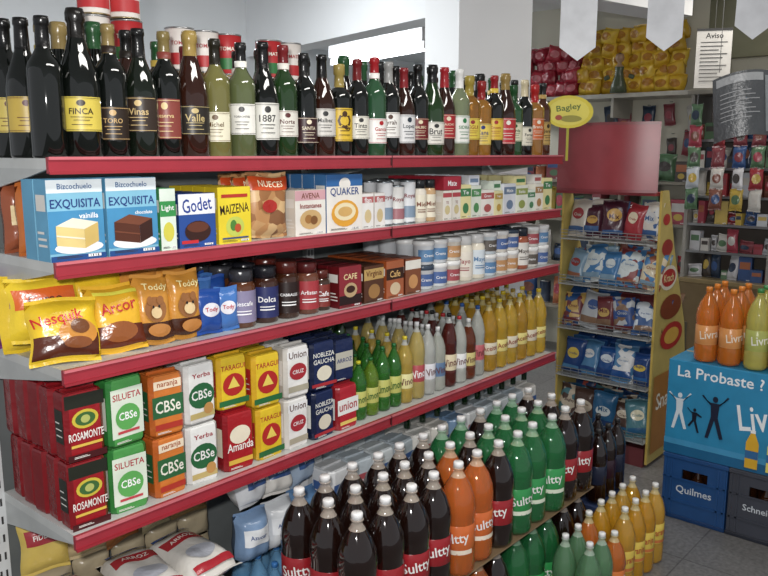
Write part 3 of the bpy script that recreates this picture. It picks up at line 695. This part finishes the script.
# ------------------------------------------------ BACK STORE SHELVES
BK=lambda x,y,z: T((x,y,z))@RZ(-90)
g=G('wall_shelf')
g.box(-3.5,-1.7,0,.36,2.0,2.03,'k:b8b4a8',BK(5.54,0,0)); 
for y in(-3.4,-2.6,-1.8): g.box(y,y+.02,.02,.36,1.86,2.0,'k:a8a498',BK(5.54,0,0))
g.done()
g=G('yellow_snack_bags')
for c in range(8):
    for l in range(5):
        bag(g,BK(5.64+U(-.02,.04),2.86-c*.102+U(-.02,.02),2.036+l*.088)@RZ(U(-24,24))@RX(U(-14,8))@RY(U(-16,16)),.125,.11,.115,'s:dcac20' if (c+l)%3 else 's:e4bc30',[('e',.5,.5,.34,.24,'s:b87818')])
g.done()
g=G('red_snack_bags')
for c in range(6):
    for l in range(4):
        bag(g,BK(5.64+U(-.02,.04),3.44-c*.10+U(-.02,.02),2.036+l*.088)@RZ(U(-24,24))@RY(U(-16,16)),.125,.11,.115,'s:a01c30' if (c+l)%3 else 's:b82c3c',[('e',.5,.5,.3,.24,'s:c86870')])
g.done()
g=G('doll_figurine')
V,F=lathe([(.001,0),(.06,0),(.055,.05),(.035,.11),(.028,.15),(.034,.18),(.014,.20),(.012,.21),(.026,.225),(.032,.245),(.026,.27),(.001,.28)],['s:4c5840']*5+['p:a88868']*3+['p:a88060']*2+['p:3c2c20'],16)
FM=T((5.50,2.52,2.032))
g.add(V,F,FM)
g.box(-.07,-.03,-.012,.012,.12,.15,'s:4c5840',FM@RZ(-90)@RY(-20),.005)
g.box(.03,.07,-.012,.012,.12,.15,'s:4c5840',FM@RZ(-90)@RY(20),.005)
g.done()
g=G('merchandise_shelving')
for z in(.4,.75,1.1,1.4):
    g.box(-3.4,1.2,0,.34,z-.02,z,'k:8c8474',BK(5.54,0,0))
for y in(-3.4,-2.5,-1.6,-.7,.2,1.18): g.box(y,y+.02,0,.34,0,1.6,'k:8c8474',BK(5.54,0,0))
g.done()
g=G('assorted_grocery_packets')
pc=['p:a83038','p:d0ccc4','p:c8a840','p:385890','p:587c58','p:c8c4bc','p:b86840','p:904048','p:4c4440','p:885040','p:304058','p:b04050']
for z in(.4,.75,1.1,1.4):
    y=-3.35
    while y<1.1:
        w=U(.07,.15);h=U(.10,.25);k=random.choice(pc);k2=random.choice(pc)
        q=random.random()
        if q<.3: can(g,5.62+U(-.03,.03),-(y+w/2),z,min(w,.09)/2,h*.8,k,top='m:b0b0b0')
        elif q<.65: bag(g,BK(5.62,-(y+w/2),z+.008)@RZ(U(-20,20))@RX(U(-12,5)),w*1.1,.07,h,k.replace('p:','s:'),[('e',.5,.55,.35,.2,k2.replace('p:','s:'))])
        else: carton(g,BK(5.64,-(y+w/2),z)@RZ(U(-8,8)),w,.12,h,k,k,[('r',.08,.5,.92,.85,k2),('e',.5,.28,.28,.14,random.choice(pc))])
        y+=w+.008
g.done()
g=G('hanging_goods')
for i in range(14):
  for zz in(1.58,1.80):
    y=2.75-i*.16+U(-.03,.03); z=zz+U(-.04,.04); k=random.choice(pc).replace('p:','s:')
    if y>.2 and random.random()<.8:
        bag(g,BK(5.87,y,z-.02)@RY(U(-8,8)),U(.07,.12),.03,U(.12,.18),k,[('e',.5,.5,.3,.2,random.choice(pc).replace('p:','s:'))])
        g.box(-.002,.002,-.03,.03,.145,.15,'m:a0a0a0',BK(5.87,y,z))
g.done()
KK=T((4.9,1.78,0))@RZ(-90)
g=G('candy_kiosk_unit')
g.box(0,1.5,0,.02,0,.80,'k:7c6848',KK); g.box(0,1.5,0,.40,.80,.83,'k:907c54',KK,.004)
for x in(0,.5,1.0,1.48): g.box(x,x+.02,.02,.34,.83,1.95,'k:98948c',KK)
for z in(1.0,1.17,1.34,1.51,1.68): g.box(0,1.5,.04,.32,z-.01,z,'t:a8b8b8',KK); g.box(0,1.5,.035,.04,z-.012,z+.003,'m:a8acb0',KK)
g.box(0,1.5,.33,.34,.83,1.95,'k:686058',KK)
g.box(-.02,1.52,0,.36,1.95,1.98,'k:8c887c',KK,.004)
g.box(0,.03,.30,.33,1.98,2.5,'k:807c70',KK); g.box(1.47,1.5,.30,.33,1.98,2.5,'k:807c70',KK); g.box(-.02,1.52,.29,.34,2.18,2.60,'k:4c4c3a',KK,.004)
g.done()
g=G('candy_packets')
for z in(.83,1.0,1.17,1.34,1.51,1.68):
    x=.03
    while x<1.42:
        w=U(.03,.08);h=U(.05,.15);k=random.choice(pc+['p:c8c8cc','p:bfc3ca']);k2=random.choice(pc)
        if random.random()<.5: carton(g,KK@T((x+w/2,.09+U(-.02,.03),z))@RZ(U(-14,14)),w,.05,h,k,k,[('r',.1,.5,.9,.8,k2)])
        else: bag(g,KK@T((x+w/2,.09+U(-.02,.03),z+.008))@RZ(U(-20,20))@RX(U(-16,4))@RY(U(-8,8)),w*1.2,.04,h,k.replace('p:','s:'),[('e',.5,.5,.34,.22,k2.replace('p:','s:'))])
        x+=w+U(.001,.010)
g.done()
g=G('hanging_sachet_strips')
for i in range(7):
    x=.05+i*.13+U(-.02,.02)
    g.box(x-.002,x+.002,-.03,-.027,1.25,1.95,'m:a0a0a0',KK)
    for j in range(5):
        bag(g,KK@T((x,-.03,1.27+j*.125))@RZ(U(-25,25)),.075,.025,.115,random.choice(pc+['p:c0c8d0','p:d8d4d0','p:dcdce0']).replace('p:','s:'),[('e',.5,.5,.34,.25,random.choice(pc).replace('p:','s:'))])
g.done()
g=G('hanging_calendar')
M=T((4.72,1.60,1.97))@RZ(-62); w=.19;h=.33
g.box(-w/2,w/2,0,.004,0,h,'p:d8d6d0',M); g.box(-w/2,w/2,-.004,.004,h-.012,h,'p:303030',M)
its=[('t','Aviso',.5,.88,.5,'p:202020')]+[('r',.12,.76-.065*i,.88-.12*(i%3),.775-.065*i,'p:404040') for i in range(11)]
decals(g,flatS(w,0,h),w,h,its,M); g.box(-.001,.001,0,.002,h,h+.3,'p:606060',M); g.done()
g=G('hanging_bag_roll')
M=T((4.55,1.36,1.70))@RZ(-62)
S=lambda u,v,o:(-.17+u*.40+.03*(1-v),-.05*math.sin(math.pi*u)-o,v*.34-.05*(2*u-1)**2)
for dy in(0,.006):
    V=[(x,y+dy,z) for x,y,z in [S(a/12,b/4,0) for b in range(5) for a in range(13)]]
    g.add(V,[((b*13+a,b*13+a+1,(b+1)*13+a+1,(b+1)*13+a),'s:54585c',1) for b in range(4) for a in range(12)],M)
decals(g,S,.4,.34,[('r',.04,.84,.6,.96,'s:a8acb0')]+[('r',.08,.70-.07*i,.45+.05*(i%3),.712-.07*i,'p:b0b4b8') for i in range(7)]+[('r',.62,.06,.80,.92,'s:8c9498'),('r',.83,.1,.97,.85,'s:b8bcbc')],M,n=12)
g.box(-.14,-.137,.0,.003,.33,.83,'p:606060',M); g.box(.2,.203,.0,.003,.3,.83,'p:606060',M)
g.done()
g=G('pennant_garland')
pts=[Vector((3.22,2.16,2.36)),Vector((3.04,1.58,2.30)),Vector((3.28,1.315,2.29)),Vector((3.51,1.04,2.30)),Vector((3.75,.75,2.32)),Vector((4.2,.1,2.6))]
for i in range(len(pts)-1):
    a,b=pts[i],pts[i+1]; d=b-a; q=d.to_track_quat('Z','Y').to_matrix().to_4x4()
    V,F=lathe([(.0015,0),(.0015,d.length)],'p:d8d8d8',6); g.add(V,F,T(a)@q)
for (x,y,zt,zb) in((3.04,1.58,2.30,1.975),(3.28,1.315,2.29,2.015),(3.51,1.04,2.30,2.06),(3.75,.75,2.32,2.07)):
    M=T((x,y,0))@RZ(-48)
    w=.075; zm=zb+.055
    V=[(-w,0,zt),(-w,-.004,(zt+zm)/2),(-w,0,zm),(0,-.006,zb),(w,0,zm),(w,-.004,(zt+zm)/2),(w,0,zt),(0,.004,zt),(0,.006,(zt+zm)/2)]
    F=[((0,1,8,7),'p:eceef2',1),((1,2,3,8),'p:eceef2',1),((8,3,4,5),'p:eceef2',1),((7,8,5,6),'p:eceef2',1)]
    g.add(V,F,M)
    g.add([(a,b+.0015,c) for a,b,c in V],F,M)
g.done()

# ------------------------------------------------ LIGHT / CAMERA
w=bpy.data.worlds.new('world'); sc.world=w; w.use_nodes=True
w.node_tree.nodes['Background'].inputs[0].default_value=(.92,.95,1,1); w.node_tree.nodes['Background'].inputs[1].default_value=.50
def area(n,loc,rot,sx,sy,e,c=(1,1,1)):
    l=bpy.data.lights.new(n,'AREA'); l.shape='RECTANGLE'; l.size=sx;l.size_y=sy;l.energy=e;l.color=c
    o=bpy.data.objects.new(n,l); o.location=loc;o.rotation_euler=rot; sc.collection.objects.link(o)
area('ceiling_light_near',(1.3,.4,2.7),(0,0,0),1.4,.3,30,(1,.97,.92))
area('ceiling_light_far',(4.6,1.2,2.7),(0,0,0),1.2,.3,17,(1,.94,.86))
area('ceiling_light_rear',(4.9,5.0,2.70),(0,0,math.radians(75)),1.4,.1,55,(.94,.97,1))
area('back_wall_fill',(2.0,3.0,2.7),(0,0,0),1.2,.3,36,(.94,.98,1))  # unseen area light, turned up to brighten the back wall
l=bpy.data.lights.new('camera_flash','SPOT'); l.energy=115; l.spot_size=math.radians(95); l.spot_blend=.6; l.shadow_soft_size=.03; l.color=(1,.98,.96)
cam=bpy.data.cameras.new('camera'); co=bpy.data.objects.new('camera',cam); sc.collection.objects.link(co)
co.location=(0,0,1.6); co.rotation_euler=(math.radians(80.2),0,math.radians(-49.1)); cam.lens=36.56; cam.sensor_width=36
cam.clip_start=.05
sc.camera=co
lo=bpy.data.objects.new('camera_flash',l); lo.location=(-.05,.05,1.70); lo.rotation_euler=co.rotation_euler; sc.collection.objects.link(lo)
try: sc.view_settings.view_transform='Standard'
except Exception: pass
